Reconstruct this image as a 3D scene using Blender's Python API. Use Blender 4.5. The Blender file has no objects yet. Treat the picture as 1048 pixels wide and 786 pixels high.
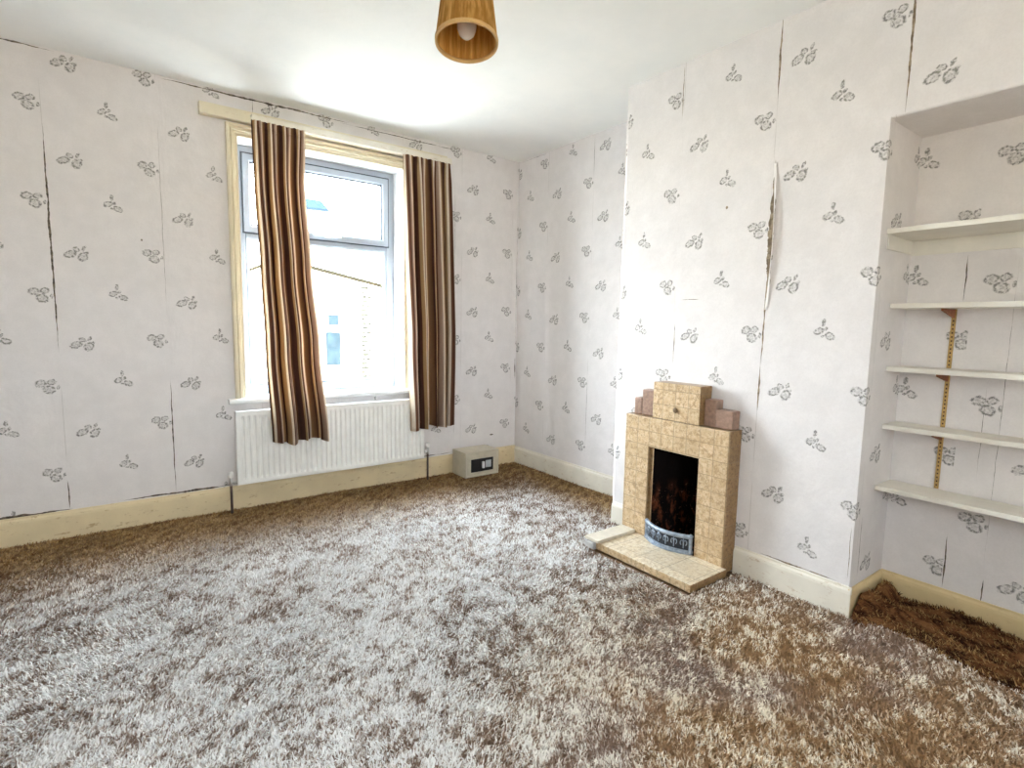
import bpy, bmesh, math, random
import numpy as np
from mathutils import Vector, Matrix
random.seed(7)
rng = np.random.default_rng(11)
S = bpy.context.scene
COL = S.collection
H = 2.5            # ceiling height
XB = -.367         # chimney breast face
YB0, YB1 = -1.485, -2.79   # chimney breast from / to
XN = -.036         # back of the shelved alcove
ZN = 1.972         # its top
YN = -4.0          # its far end
XL, YR = -3.9, -4.7        # left and rear walls

# ------------------------------------------------------------------ helpers
def link(name, me, mats=(), parent=None):
    o = bpy.data.objects.new(name, me); COL.objects.link(o)
    for m in (mats if isinstance(mats, (list, tuple)) else [mats]): me.materials.append(m)
    if parent: o.parent = parent
    return o
def obj(name, bm, mats, parent=None, smooth=False, loc=None):
    me = bpy.data.meshes.new(name)
    bmesh.ops.recalc_face_normals(bm, faces=bm.faces[:]) if getattr(bm, 'foo', 1) else None
    bm.to_mesh(me); bm.free()
    if smooth:
        for p in me.polygons: p.use_smooth = True
    o = link(name, me, mats, parent)
    if loc: o.location = loc
    return o
def empty(name, loc=(0, 0, 0)):
    o = bpy.data.objects.new(name, None); COL.objects.link(o); o.location = loc
    o.empty_display_size = .05
    return o
def tag(o, label=None, cat=None, group=None, kind=None):
    if label: o['label'] = label
    if cat: o['category'] = cat
    if group: o['group'] = group
    if kind: o['kind'] = kind
    return o
def struct(o): o['kind'] = 'structure'; return o
def box(bm, x0, x1, y0, y1, z0, z1, bev=0, seg=2, mi=0):
    g = bmesh.ops.create_cube(bm, size=1)
    for v in g['verts']:
        v.co = Vector(((x0+x1)/2+v.co.x*(x1-x0), (y0+y1)/2+v.co.y*(y1-y0), (z0+z1)/2+v.co.z*(z1-z0)))
    fs = set(f for v in g['verts'] for f in v.link_faces)
    for f in fs: f.material_index = mi
    if bev:
        es = list(set(e for f in fs for e in f.edges))
        bmesh.ops.bevel(bm, geom=es, offset=bev, segments=seg, affect='EDGES', profile=.6)
    return bm
def B(*a, **k): return box(bmesh.new(), *a, **k)
def quad(bm, pts, mi=0):
    f = bm.faces.new([bm.verts.new(p) for p in pts]); f.material_index = mi; return f
def lathe(bm, prof, n=32, cx=0, cy=0, cap=False):
    rings = []
    for r, z in prof:
        rings.append([bm.verts.new((cx+r*math.cos(2*math.pi*i/n), cy+r*math.sin(2*math.pi*i/n), z)) for i in range(n)])
    for a, b in zip(rings, rings[1:]):
        for i in range(n):
            j = (i+1) % n
            bm.faces.new((a[i], a[j], b[j], b[i]))
    if cap:
        bm.faces.new(rings[0][::-1]); bm.faces.new(rings[-1])
    return bm
def tube(bm, pts, r, n=10):
    pts = [Vector(p) for p in pts]; prev = None; rings = []
    for i, p in enumerate(pts):
        d = (pts[min(i+1, len(pts)-1)]-pts[max(i-1, 0)]).normalized()
        a = d.cross(Vector((0, 0, 1)) if abs(d.z) < .9 else Vector((1, 0, 0))).normalized()
        if prev is not None and a.dot(prev) < 0: a = -a
        prev = a; b = d.cross(a)
        rings.append([bm.verts.new(p+a*r*math.cos(2*math.pi*k/n)+b*r*math.sin(2*math.pi*k/n)) for k in range(n)])
    for a, b in zip(rings, rings[1:]):
        for k in range(n):
            j = (k+1) % n; bm.faces.new((a[k], a[j], b[j], b[k]))
    bm.faces.new(rings[0][::-1]); bm.faces.new(rings[-1])
    return bm
def prism(bm, poly, axis, a, b, mi=0):
    """poly of 2-D points extruded from a to b along axis (0,1,2)"""
    def P(p, t):
        q = list(p); q.insert(axis, t); return q
    v0 = [bm.verts.new(P(p, a)) for p in poly]; v1 = [bm.verts.new(P(p, b)) for p in poly]
    n = len(poly); fs = [bm.faces.new(v0[::-1]), bm.faces.new(v1)]
    for i in range(n): fs.append(bm.faces.new((v0[i], v0[(i+1) % n], v1[(i+1) % n], v1[i])))
    for f in fs: f.material_index = mi
    return bm

# ------------------------------------------------------------------ node expressions
class X:
    """a scalar socket with arithmetic"""
    def __init__(s, nt, v): s.nt = nt; s.v = v
    def _m(s, op, *a):
        n = s.nt.nodes.new('ShaderNodeMath'); n.operation = op
        for i, q in enumerate((s,)+a):
            q = q.v if isinstance(q, X) else q
            if isinstance(q, (int, float)): n.inputs[i].default_value = q
            else: s.nt.links.new(q, n.inputs[i])
        return X(s.nt, n.outputs[0])
    def __add__(s, o): return s._m('ADD', o)
    def __gt__(s, o): return s._m('GREATER_THAN', o)
    def __sub__(s, o): return s._m('SUBTRACT', o)
    def __mul__(s, o): return s._m('MULTIPLY', o)
    def __truediv__(s, o): return s._m('DIVIDE', o)
    def __rsub__(s, o): return X(s.nt, o)._m('SUBTRACT', s)
    def abs(s): return s._m('ABSOLUTE')
    def floor(s): return s._m('FLOOR')
    def fmod(s, o): return s._m('FLOORED_MODULO', o)
    def sqrt(s): return s._m('SQRT')
    def max(s, o): return s._m('MAXIMUM', o)
    def min(s, o): return s._m('MINIMUM', o)
    def pow(s, o): return s._m('POWER', o)
    def sstep(s, a, b, x0=0., x1=1.):
        n = s.nt.nodes.new('ShaderNodeMapRange'); n.interpolation_type = 'SMOOTHSTEP'
        for i, q in enumerate((s, a, b, x0, x1)):
            q = q.v if isinstance(q, X) else q
            if isinstance(q, (int, float)): n.inputs[i].default_value = q
            else: s.nt.links.new(q, n.inputs[i])
        return X(s.nt, n.outputs[0])
    def clamp(s):
        return s.max(0.).min(1.)
class MB:
    def __init__(s, name, rough=.8, spec=.3):
        s.m = bpy.data.materials.new(name); s.m.use_nodes = True
        s.nt = s.m.node_tree; s.b = s.nt.nodes['Principled BSDF']
        s.b.inputs['Roughness'].default_value = rough
        s.b.inputs['Specular IOR Level'].default_value = spec
        s._co = None
    def n(s, t): return s.nt.nodes.new(t)
    def obj_co(s):
        if s._co is None:
            s._co = s.n('ShaderNodeTexCoord').outputs['Object']
        return s._co
    def xyz(s, co=None):
        k = s.n('ShaderNodeSeparateXYZ'); s.nt.links.new(co or s.obj_co(), k.inputs[0])
        return [X(s.nt, o) for o in k.outputs]
    def comb(s, x, y, z):
        k = s.n('ShaderNodeCombineXYZ')
        for i, q in enumerate((x, y, z)):
            q = q.v if isinstance(q, X) else q
            if isinstance(q, (int, float)): k.inputs[i].default_value = q
            else: s.nt.links.new(q, k.inputs[i])
        return k.outputs[0]
    def noise(s, scale, detail=3, rough=.55, co=None, dist=0, color=False):
        k = s.n('ShaderNodeTexNoise'); s.nt.links.new(co or s.obj_co(), k.inputs['Vector'])
        k.inputs['Scale'].default_value = scale; k.inputs['Detail'].default_value = detail
        k.inputs['Roughness'].default_value = rough; k.inputs['Distortion'].default_value = dist
        return k.outputs['Color'] if color else X(s.nt, k.outputs['Fac'])
    def scaled(s, sx, sy, sz, co=None):
        k = s.n('ShaderNodeMapping'); s.nt.links.new(co or s.obj_co(), k.inputs[0])
        k.inputs['Scale'].default_value = (sx, sy, sz); return k.outputs[0]
    def mix(s, f, a, b):
        k = s.n('ShaderNodeMix'); k.data_type = 'RGBA'
        for i, q in ((0, f), (6, a), (7, b)):
            q = q.v if isinstance(q, X) else q
            if isinstance(q, (int, float)): k.inputs[i].default_value = q
            elif isinstance(q, tuple): k.inputs[i].default_value = (*q[:3], 1)
            else: s.nt.links.new(q, k.inputs[i])
        return k.outputs[2]
    def col(s, c):
        if isinstance(c, tuple): s.b.inputs['Base Color'].default_value = (*c[:3], 1)
        else: s.nt.links.new(c, s.b.inputs['Base Color'])
        return s
    def bump(s, h, strength=.3, dist=.01):
        k = s.n('ShaderNodeBump'); k.inputs['Strength'].default_value = strength; k.inputs['Distance'].default_value = dist
        s.nt.links.new(h.v if isinstance(h, X) else h, k.inputs['Height']); s.nt.links.new(k.outputs[0], s.b.inputs['Normal'])
        return s
def simple(name, c, rough=.6, spec=.3, var=.12, scale=18, bump=.12, bscale=60, metal=0):
    m = MB(name, rough, spec)
    d = tuple(max(0, q*(1-var)) for q in c); l = tuple(min(1, q*(1+var*.5)) for q in c)
    m.col(m.mix(m.noise(scale, 4).sstep(.3, .7), d, l))
    if bump: m.bump(m.noise(bscale, 3), bump, .002)
    m.b.inputs['Metallic'].default_value = metal
    return m.m

# ------------------------------------------------------------------ wallpaper
W = .486; PZ = .469
PET = {  # motif: place in the strip, height phase, petals (x, z, half width, half height, tilt in degrees, solid)
 'A': (.105, .0, [(-.025, -.004, .021, .013, 25, 0), (-.004, .017, .012, .009, -20, 0), (.021, .022, .0065, .013, -30, 1), (.017, -.012, .015, .019, -30, 0), (.030, .004, .009, .006, 20, 1)]),
 'B': (.262, -.196, [(0, .026, .007, .014, -5, 1), (-.014, -.003, .016, .011, 30, 0), (.021, -.019, .016, .011, -25, 0), (.008, .004, .006, .009, -30, 1), (-.001, -.020, .007, .005, 0, 1)]),
 'C': (.434, .017, [(-.022, .012, .017, .014, 15, 0), (.012, .016, .014, .011, 20, 0), (.003, -.015, .019, .016, -20, 0), (.033, -.006, .006, .010, -10, 1)]),
}
def wallpaper(name, axis, off, u0, zph, par0, seams, base=(.80, .775, .775), spots=(), gapc=((.06, .05, .042), (.18, .15, .11)), pieces=None):
    """axis 'x' : u = x + off ; axis 'y' : u = off - y.  seams: spindle shaped gaps (u, z0, z1, half width)"""
    m = MB(name, .75, .25); nt = m.nt
    x, y, z = m.xyz()
    u = (x+off) if axis == 'x' else (off-y)
    co2 = m.comb(u, z, 0.)
    f = (u-u0)/W; k = f.floor(); fu = (f-k)*W
    par = (k+par0).fmod(2.)
    if pieces:      # odd widths of paper: (from, strip origin, height phase)
        bs, zs_ = X(nt, pieces[0][1]), X(nt, pieces[0][2])
        for a, b, c in pieces[1:]:
            on = u._m('GREATER_THAN', a); bs = bs+on*(b-pieces[[q[0] for q in pieces].index(a)-1][1])
            zs_ = zs_+on*(c-pieces[[q[0] for q in pieces].index(a)-1][2])
        ff = (u-bs)/W; k = ff.floor(); fu = (ff-k)*W; par = k.abs().fmod(2.); zph = zs_
    wob = m.noise(75, 3, co=co2)-.5
    wob2 = m.noise(75, 3, co=m.comb(z+7., u, 3.))-.5
    tot = None
    for nm, (cu, pz, petals) in PET.items():
        du = (fu-cu+wob*.015)/1.24
        dz = ((z-zph-pz+par*(PZ/2)+PZ/2).fmod(PZ)-PZ/2+wob2*.015)/1.24
        if nm == 'C': pass
        for cx, cz, rx, rz, an, solid in petals:
            c, s_ = math.cos(math.radians(an)), math.sin(math.radians(an))
            # q = length of (R(d-c) / r)
            a = (du*c+dz*s_-(cx*c+cz*s_))/rx
            b = (dz*c-du*s_-(cz*c-cx*s_))/rz
            q = (a*a+b*b).sqrt()
            if solid: v = q.sstep(.75, 1.1, .95, 0.)
            else: v = ((q-.86).abs().sstep(.08, .40, 1., 0.)).max((q-.28).abs().sstep(.0, .26, .62, 0.)).max(q.sstep(.8, 1.05, .34, 0.))
            tot = v if tot is None else tot.max(v)
    brk = m.noise(95, 3, .6, co=co2).sstep(.40, .56, .22, 1.)
    tot = tot*brk
    mott = m.noise(9, 5, .65).sstep(.3, .75)
    grain = m.noise(130, 3)
    c0 = m.mix(mott, tuple(q*.95 for q in base), tuple(min(1, q*1.03) for q in base))
    c0 = m.mix(grain.sstep(.35, .75, 0., .18), c0, (base[0]*.8, base[1]*.78, base[2]*.78))
    leaf = m.mix(m.noise(60, 2, co=co2).sstep(.4, .6), (.13, .125, .13), (.22, .22, .19))
    c0 = m.mix(tot*.88, c0, leaf)
    # faint joints between the strips
    d = fu.min(W-fu)
    hair = d.sstep(.0006, .0016, .45, 0.)*m.noise(2.3, 2, co=co2).sstep(.45, .6)
    c0 = m.mix(hair, c0, (.30, .27, .25))
    wz = (m.noise(7, 3, co=m.comb(z, 0., 1.))-.5)*.012
    wz2 = m.noise(25, 3, co=m.comb(z, u, 1.)).sstep(.3, .7, .6, 1.25)
    gap = None
    for su, z0, z1, hw in seams:
        zc, hh = (z0+z1)/2, (z1-z0)/2
        t = (z-zc)/hh
        w = ((1.-t*t).max(0.))*hw*wz2
        g = (u-su+wz)
        v = (w-g.abs()).sstep(-.0002, .0009)*((1.-t*t).sstep(0., .03))
        gap = v if gap is None else gap.max(v)
    for su0, su1, sz, hw in spots:       # gaps running along the wall
        zc, hh = (su0+su1)/2, abs(su1-su0)/2
        t = (u-zc)/hh
        w = ((1.-t*t).max(0.))*hw*m.noise(14, 3, co=m.comb(u, 0., 5.)).sstep(.3, .7, .3, 1.4)
        v = (w-(z-sz+(m.noise(6, 3, co=m.comb(u, 2., 1.))-.5)*.016).abs()).sstep(-.0002, .001)
        gap = v if gap is None else gap.max(v)
    if gap is not None:
        c0 = m.mix(gap, c0, m.mix(m.noise(40, 3).sstep(.4, .6), *gapc))
    m.col(c0)
    h = m.noise(5.5, 3)*1.0+m.noise(60, 3)*.10+d.sstep(0., .03)*.12
    h = h+m.noise(22, 3, co=m.comb(u*2.2, z*.5, 0.))*d.sstep(0., .12, .35, 0.)
    m.bump(h, .32, .02)
    return m.m

WB = wallpaper('paper_back', 'x', 0, -2.974, .573, 0,
  [(-2.973, .98, 2.16, .0050), (-2.975, .16, .32, .004), (-2.489, .16, .86, .0035), (-2.489, 1.2, 2.1, .0012), (-2.003, 2.36, 2.5, .0016), (-.605, .2, 1.55, .0022), (-.605, 1.5, 2.3, .0012),
   (-.012, .72, .92, .004), (-.010, .9, 2.2, .0015)],
  spots=[(-3.6, -2.95, .158, .010), (-2.75, -2.15, .163, .007), (-2.3, -.55, .168, .006), (-2.62, -2.2, .162, .005), (-2.50, -1.4, 2.488, .006), (-1.5, -.5, 2.478, .003), (-3.4, -2.9, 2.493, .005),
         (-.262, -.222, .27, .006), (-2.594, -2.584, 1.608, .006)])
WA = wallpaper('paper_alcove', 'y', 0, .376, .290, 0, [(.86, 2.2, 2.5, .0015), (.86, .2, 1.0, .0012)], spots=[(0, .4, 2.491, .0015)])
WC = wallpaper('paper_chimney', 'y', 0, 1.862, .205, 0,
  [(1.853, 2.22, 2.5, .0030), (1.870, .98, 1.22, .0032), (2.347, 2.17, 2.52, .0046), (2.358, 1.25, 1.93, .013), (2.352, 1.0, 1.4, .004), (2.349, .80, 1.02, .0050), (2.835, 1.98, 2.55, .0050), (2.78, .15, .4, .002)],
  spots=[(1.90, 2.02, 1.325, .002), (2.126, 2.140, 1.755, .007), (2.4, 2.75, .143, .004)], gapc=((.16, .12, .08), (.34, .27, .19)))
WN = wallpaper('paper_niche', 'y', 0, 2.99, .435, 0, [(3.01, .128, .36, .0034), (2.98, 1.30, 1.49, .003), (3.08, .6, 1.0, .0011), (3.135, .12, .22, .003), (3.132, .22, 1.5, .0010)], base=(.80, .77, .76), pieces=[(0, 2.551, .199), (3.005, 2.652, .417), (3.132, 3.13, .21)])
WR = wallpaper('paper_return', 'x', 2.79-XB, 1.862, .205, 0, [(2.86, .14, .45, .0022)], base=(.80, .77, .76))

white_paint = simple('white_gloss_paint', (.86, .87, .87), .4, .4, .05)
upvc = simple('white_frame_plastic', (.38, .43, .50), .35, .4, .03, bump=0)
def cream_paint(name, c, dirt):
    m = MB(name, .5, .35)
    base = m.mix(m.noise(6, 4).sstep(.3, .7), c, tuple(q*.9 for q in c))
    base = m.mix(m.noise(30, 5, .75, co=m.scaled(.5, .5, 1.4)).sstep(.58, .68, 0., dirt), base, (.42, .27, .13))
    m.col(base); m.bump(m.noise(35, 4), .2, .003)
    return m.m
cream = cream_paint('aged_cream_paint', (.78, .66, .43), .7)
cream2 = cream_paint('cream_woodwork_paint', (.80, .73, .56), .15)
cream3 = cream_paint('pale_lit_cream_paint', (.84, .80, .70), .5)
yellow = cream_paint('yellowed_cream_paint', (.74, .59, .33), .25)
white_rad = simple('white_radiator_enamel', (.88, .88, .86), .35, .4, .04, bump=0)
brass_dark = simple('old_copper_pipe', (.10, .07, .06), .5, .4, .3)
chrome = simple('dull_chrome', (.6, .6, .6), .3, .5, .1, metal=.9)
def ceil_mat():
    m = MB('ceiling_paint', .85, .2)
    m.col(m.mix(m.noise(3, 5, .6).sstep(.3, .75), (.86, .87, .86), (.91, .91, .89)))
    m.bump(m.noise(4, 3)*1.0+m.noise(70, 3)*.06, .25, .03); return m.m
CEIL = ceil_mat()
plain_wall = simple('plain_paper', (.80, .775, .765), .8, .2, .05)

# ------------------------------------------------------------------ room shell
WX0, WX1, WZ0, WZ1, WT = -2.094, -1.03, .70, 2.262, .30
def holed(bm, x0, x1, z0, z1, hx0, hx1, hz0, hz1, P, mi=0):
    """rectangle with a rectangular hole; P maps (x,z) to a point"""
    for a, b, c, d in ((x0, hx0, z0, z1), (hx1, x1, z0, z1), (hx0, hx1, z0, hz0), (hx0, hx1, hz1, z1)):
        if b-a > 1e-5 and d-c > 1e-5: quad(bm, [P(a, c), P(b, c), P(b, d), P(a, d)], mi)
bm = bmesh.new()
holed(bm, XL, 0, 0, H, WX0, WX1, WZ0, WZ1, lambda a, b: (a, 0, b), 0)
holed(bm, XL, 0, 0, H, WX0, WX1, WZ0, WZ1, lambda a, b: (a, WT, b), 1)
for p in ([(WX0, 0, WZ0), (WX0, WT, WZ0), (WX0, WT, WZ1), (WX0, 0, WZ1)], [(WX1, 0, WZ0), (WX1, WT, WZ0), (WX1, WT, WZ1), (WX1, 0, WZ1)],
          [(WX0, 0, WZ0), (WX1, 0, WZ0), (WX1, WT, WZ0), (WX0, WT, WZ0)], [(WX0, 0, WZ1), (WX1, 0, WZ1), (WX1, WT, WZ1), (WX0, WT, WZ1)]):
    quad(bm, p, 2)
bmesh.ops.remove_doubles(bm, verts=bm.verts[:], dist=1e-5)
o = struct(obj('wall_back', bm, [WB, plain_wall, white_paint]))

bm = bmesh.new()
FY0, FY1, FZ = -1.812, -2.128, .56          # hole for the fire
quad(bm, [(0, 0, 0), (0, YB0, 0), (0, YB0, H), (0, 0, H)], 0)
quad(bm, [(0, YB0, 0), (XB, YB0, 0), (XB, YB0, H), (0, YB0, H)], 1)
holed(bm, YB1, YB0, 0, H, FY1, FY0, 0, FZ, lambda a, b: (XB, a, b), 1)
quad(bm, [(XB, YB1, 0), (XN, YB1, 0), (XN, YB1, ZN), (XB, YB1, ZN)], 3)
quad(bm, [(XN, YB1, 0), (XN, YN, 0), (XN, YN, ZN), (XN, YB1, ZN)], 2)
quad(bm, [(XN, YN, 0), (XB, YN, 0), (XB, YN, ZN), (XN, YN, ZN)], 3)
quad(bm, [(XB, YB1, ZN), (XN, YB1, ZN), (XN, YN, ZN), (XB, YN, ZN)], 2)
quad(bm, [(XB, YB1, ZN), (XB, YN, ZN), (XB, YN, H), (XB, YB1, H)], 1)
quad(bm, [(XB, YN, 0), (XB, YR, 0), (XB, YR, H), (XB, YN, H)], 1)
bmesh.ops.remove_doubles(bm, verts=bm.verts[:], dist=1e-5)
ed = [e for e in bm.edges if all(abs(v.co.x-XB) < 1e-4 for v in e.verts) and
      ((all(abs(v.co.y-YB1) < 1e-4 and v.co.z < ZN+.01 for v in e.verts)) or all(abs(v.co.y-YB0) < 1e-4 for v in e.verts) or
       all(abs(v.co.z-ZN) < 1e-4 and v.co.y < YB1+.01 for v in e.verts))]
bmesh.ops.bevel(bm, geom=ed, offset=.009, segments=3, affect='EDGES', profile=.5)
struct(obj('wall_right', bm, [WA, WC, WN, WR]))
# lifted lip of paper beside the widest tear on the chimney breast
wr = bpy.data.objects['wall_right']
bm = bmesh.new(); rows = []
for i in range(41):
    t = i/40; z = 1.27+t*.64; w = math.sin(math.pi*min(1, t*1.02))**1.3
    zz = (z-1.59)/.34
    yl = -2.3535-.011*(1-zz*zz) if abs(zz) < 1 else -2.3535
    row = []
    for j in range(6):
        s = j/5
        row.append(bm.verts.new((XB-.001-.016*w*s*s-.001*s, yl-.010+.013*(1-s)-.004*w*(1-s), z)))
    rows.append(row)
for a, b in zip(rows, rows[1:]):
    for j in range(5): bm.faces.new((a[j], a[j+1], b[j+1], b[j]))
lip = obj('paper_flap', bm, plain_wall, wr, True)
md = lip.modifiers.new('s', 'SOLIDIFY'); md.thickness = .0008

bm = bmesh.new(); quad(bm, [(XL, 0, 0), (XL, YR, 0), (XL, YR, H), (XL, 0, H)]); struct(obj('wall_left', bm, plain_wall))
RX0, RX1, RZ0, RZ1 = -2.8, -2.2, 1.0, 1.9      # unseen window behind the camera, added for fill light
bm = bmesh.new()
holed(bm, XL, XB, 0, H, RX0, RX1, RZ0, RZ1, lambda a, b: (a, YR, b)); struct(obj('wall_front', bm, plain_wall))
bm = bmesh.new()
for i in range(24):
    for j in range(28):
        pass
quad(bm, [(XL, YR, H), (0, YR, H), (0, WT, H), (XL, WT, H)]); struct(obj('ceiling', bm, CEIL))
def board_mat():
    m = MB('old_floor_boards', .7, .3); x, y, z = m.xyz()
    g = m.noise(6, 4, co=m.scaled(18, 1.5, 1))
    gap = (x.fmod(.14)-.07).abs().sstep(.067, .069)
    m.col(m.mix(gap, m.mix(g.sstep(.3, .7), (.16, .09, .045), (.26, .16, .085)), (.02, .012, .008))); return m.m
bm = bmesh.new(); quad(bm, [(XL, YR, 0), (0, YR, 0), (0, WT, 0), (XL, WT, 0)]); struct(obj('floor', bm, board_mat()))

# baseboards (a board with a rounded top edge)
def board(name, p0, p1, nrm, h, th, mat):
    bm = bmesh.new(); d = Vector((p1[0]-p0[0], p1[1]-p0[1], 0)); n = Vector((*nrm, 0))
    prof = [(0, 0), (th, 0), (th, h-.028), (th*.85, h-.016), (th*.45, h-.008), (th*.35, h), (0, h)]
    a = [bm.verts.new(Vector((*p0, 0))+n*q+Vector((0, 0, z))) for q, z in prof]
    b = [bm.verts.new(Vector((*p1, 0))+n*q+Vector((0, 0, z))) for q, z in prof]
    k = len(prof)
    for i in range(k): bm.faces.new((a[i], a[(i+1) % k], b[(i+1) % k], b[i]))
    bm.faces.new(a[::-1]); bm.faces.new(b)
    return struct(obj(name, bm, mat))
E_ = .0008
board('baseboard_back', (XL, -E_), (-.002, -E_), (0, -1), .155, .020, cream)
board('baseboard_alcove', (-E_, -.021), (-E_, YB0+.001), (-1, 0), .150, .016, cream3)  # whiter cream than the back board: light put into the paint colour
board('baseboard_chimney_left', (XB-E_, YB0-.004), (XB-E_, -1.655), (-1, 0), .138, .014, cream3)
board('baseboard_chimney', (XB-E_, -2.285), (XB-E_, YB1-.012), (-1, 0), .138, .014, cream3)
board('baseboard_return', (XB-.01, YB1-E_), (XN-.015, YB1-E_), (0, -1), .130, .012, yellow)
board('baseboard_niche', (XN-E_, YB1-.002), (XN-E_, YN+.002), (-1, 0), .130, .014, yellow)
board('baseboard_left', (XL+E_, -.022), (XL+E_, YR+.002), (1, 0), .155, .02, cream)

# ------------------------------------------------------------------ window
def glass_mat():
    m = bpy.data.materials.new('clear_glass'); m.use_nodes = True; nt = m.node_tree; nt.nodes.remove(nt.nodes['Principled BSDF'])
    t = nt.nodes.new('ShaderNodeBsdfTransparent'); g = nt.nodes.new('ShaderNodeBsdfGlossy'); g.inputs['Roughness'].default_value = .02
    t.inputs[0].default_value = (.96, .98, .98, 1)
    mx = nt.nodes.new('ShaderNodeMixShader'); mx.inputs[0].default_value = .05
    nt.links.new(t.outputs[0], mx.inputs[1]); nt.links.new(g.outputs[0], mx.inputs[2]); nt.links.new(mx.outputs[0], nt.nodes['Material Output'].inputs[0]); return m
GLASS = glass_mat()
def ring(bm, x0, x1, z0, z1, w, y0, y1, bev=.004):
    """a mitred rectangular frame"""
    pr = [(0, y0), (w-.010, y0), (w, y0+.012), (w, y1), (0, y1)]
    cs = [(x0, z0, 1, 1), (x1, z0, -1, 1), (x1, z1, -1, -1), (x0, z1, 1, -1)]
    rs = [[bm.verts.new((cx+sx*q, yy, cz+sz*q)) for q, yy in pr] for cx, cz, sx, sz in cs]
    for i in range(4):
        a, b = rs[i], rs[(i+1) % 4]
        for k in range(len(pr)):
            j = (k+1) % len(pr); bm.faces.new((a[k], a[j], b[j], b[k]))
    return bm
win = struct(empty('window_1', ((WX0+WX1)/2, .2, WZ0)))
WO = Vector(win.location)
def wpart(name, bm, mat, parent=None, smooth=False):
    o = obj(name, bm, mat, None, smooth)
    par = parent or win
    o.data.transform(Matrix.Translation(-WO))
    o.parent = par
    return o
ix0, ix1 = WX0+.001, WX1-.001
wpart('window_frame', ring(bmesh.new(), ix0, ix1, WZ0+.001, WZ1-.001, .062, .165, .235), upvc)
tr = wpart('transom', box(bmesh.new(), ix0+.0625, ix1-.0625, .168, .232, 1.700, 1.752, .004), upvc)
cas = wpart('casement', ring(bmesh.new(), ix0+.050, ix1-.050, 1.738, WZ1-.048, .046, .148, .1640), upvc)
bm = B(-1.62, -1.43, .128, .137, 1.757, 1.775, .004); box(bm, -1.545, -1.505, .136, .149, 1.752, 1.780, .003)
wpart('gasket', ring(bmesh.new(), ix0+.0455, ix1-.0455, 1.7335, WZ1-.0435, .0044, .1585, .1645), simple('grey_rubber', (.10, .11, .13), .8, .2), cas)
wpart('glazing_gasket', ring(bmesh.new(), ix0+.0965, ix1-.0965, 1.7845, WZ1-.0945, .006, .158, .168), bpy.data.materials['grey_rubber'], cas)
wpart('casement_handle', bm, white_paint, cas)
wpart('glazing_bead', ring(bmesh.new(), ix0+.0625, ix1-.0625, WZ0+.064, 1.699, .014, .172, .182), upvc)
wpart('upper_pane', B(ix0+.095, ix1-.095, .190, .196, 1.775, WZ1-.092), GLASS)
wpart('lower_pane', B(ix0+.066, ix1-.066, .200, .206, WZ0+.066, 1.696), GLASS)
# sill board: nosing into the room
bm = bmesh.new()
prism(bm, [(-.052, .672), (-.060, .680), (-.060, .694), (-.052, .703), (.163, .703), (.163, .7005), (-.002, .7005), (-.002, .672)], 0, WX0+.0005, WX1-.0005)
prism(bm, [(-.0015, .672), (-.052, .672), (-.060, .680), (-.060, .694), (-.052, .703), (-.0015, .703)], 0, -2.197, WX0+.0005)
prism(bm, [(-.0015, .672), (-.052, .672), (-.060, .680), (-.060, .694), (-.052, .703), (-.0015, .703)], 0, WX1-.0005, -.965)
wpart('window_sill', bm, white_paint)
# moulded architrave round the opening (stepped profile, mitred at the top)
def architrave():
    bm = bmesh.new()
    prof = [(0, .001), (0, .030), (.008, .034), (.015, .034), (.018, .021), (.024, .021), (.027, .027), (.034, .027), (.037, .014), (.045, .014), (.048, .008), (.062, .008), (.062, .001)]  # from the outer edge inwards, depth
    zo, zb = 2.325, .704
    xo0, xo1 = WX0-.062, WX1+.062
    def st(f): return [bm.verts.new(f(q, d)) for q, d in prof]
    r = [st(lambda q, d: (xo0+q, -d, zb)), st(lambda q, d: (xo0+q, -d, zo-q)), st(lambda q, d: (xo1-q, -d, zo-q)), st(lambda q, d: (xo1-q, -d, zb))]
    for a, b in zip(r, r[1:]):
        for k in range(len(prof)):
            j = (k+1) % len(prof); bm.faces.new((a[k], a[j], b[j], b[k]))
    bm.faces.new(r[0]); bm.faces.new(r[-1])
    return bm
struct(obj('trim_1', architrave(), cream2))

# rear window (unseen, added to let in fill light): frame and pane
w2 = struct(empty('fill_window', ((RX0+RX1)/2, YR, RZ0)))
def w2p(name, bm, mat):
    o = obj(name, bm, mat); o.data.transform(Matrix.Translation(-Vector(w2.location))); o.parent = w2; return o
bm = bmesh.new(); ring(bm, RX0+.001, RX1-.001, RZ0+.001, RZ1-.001, .06, YR-.10, YR-.03); w2p('window_frame', bm, upvc)
w2p('mullion', B(-2.52, -2.48, YR-.09, YR-.04, RZ0+.062, RZ1-.062, .004), upvc)
w2p('pane', B(RX0+.06, RX1-.06, YR-.070, YR-.066, RZ0+.06, RZ1-.06), GLASS)

# ------------------------------------------------------------------ curtain rail and curtains
cr = empty('curtain_rail', (-1.36, 0, 2.37))
tag(cr, 'cream curtain rail on a long backing board above the window', 'curtain rail')
def loc(o, par):
    o.data.transform(Matrix.Translation(-Vector(par.location))); o.parent = par; return o
loc(obj('backing_board', B(-2.29, -.70, -.050, -.001, 2.338, 2.402, .004), cream2), cr)
bm = bmesh.new(); prism(bm, [(-.096, 2.334), (-.100, 2.338), (-.100, 2.372), (-.096, 2.377), (-.052, 2.377), (-.052, 2.368), (-.088, 2.366), (-.088, 2.334)], 0, -2.028, -.692)
loc(obj('rail_fascia', bm, cream3), cr)

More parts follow.
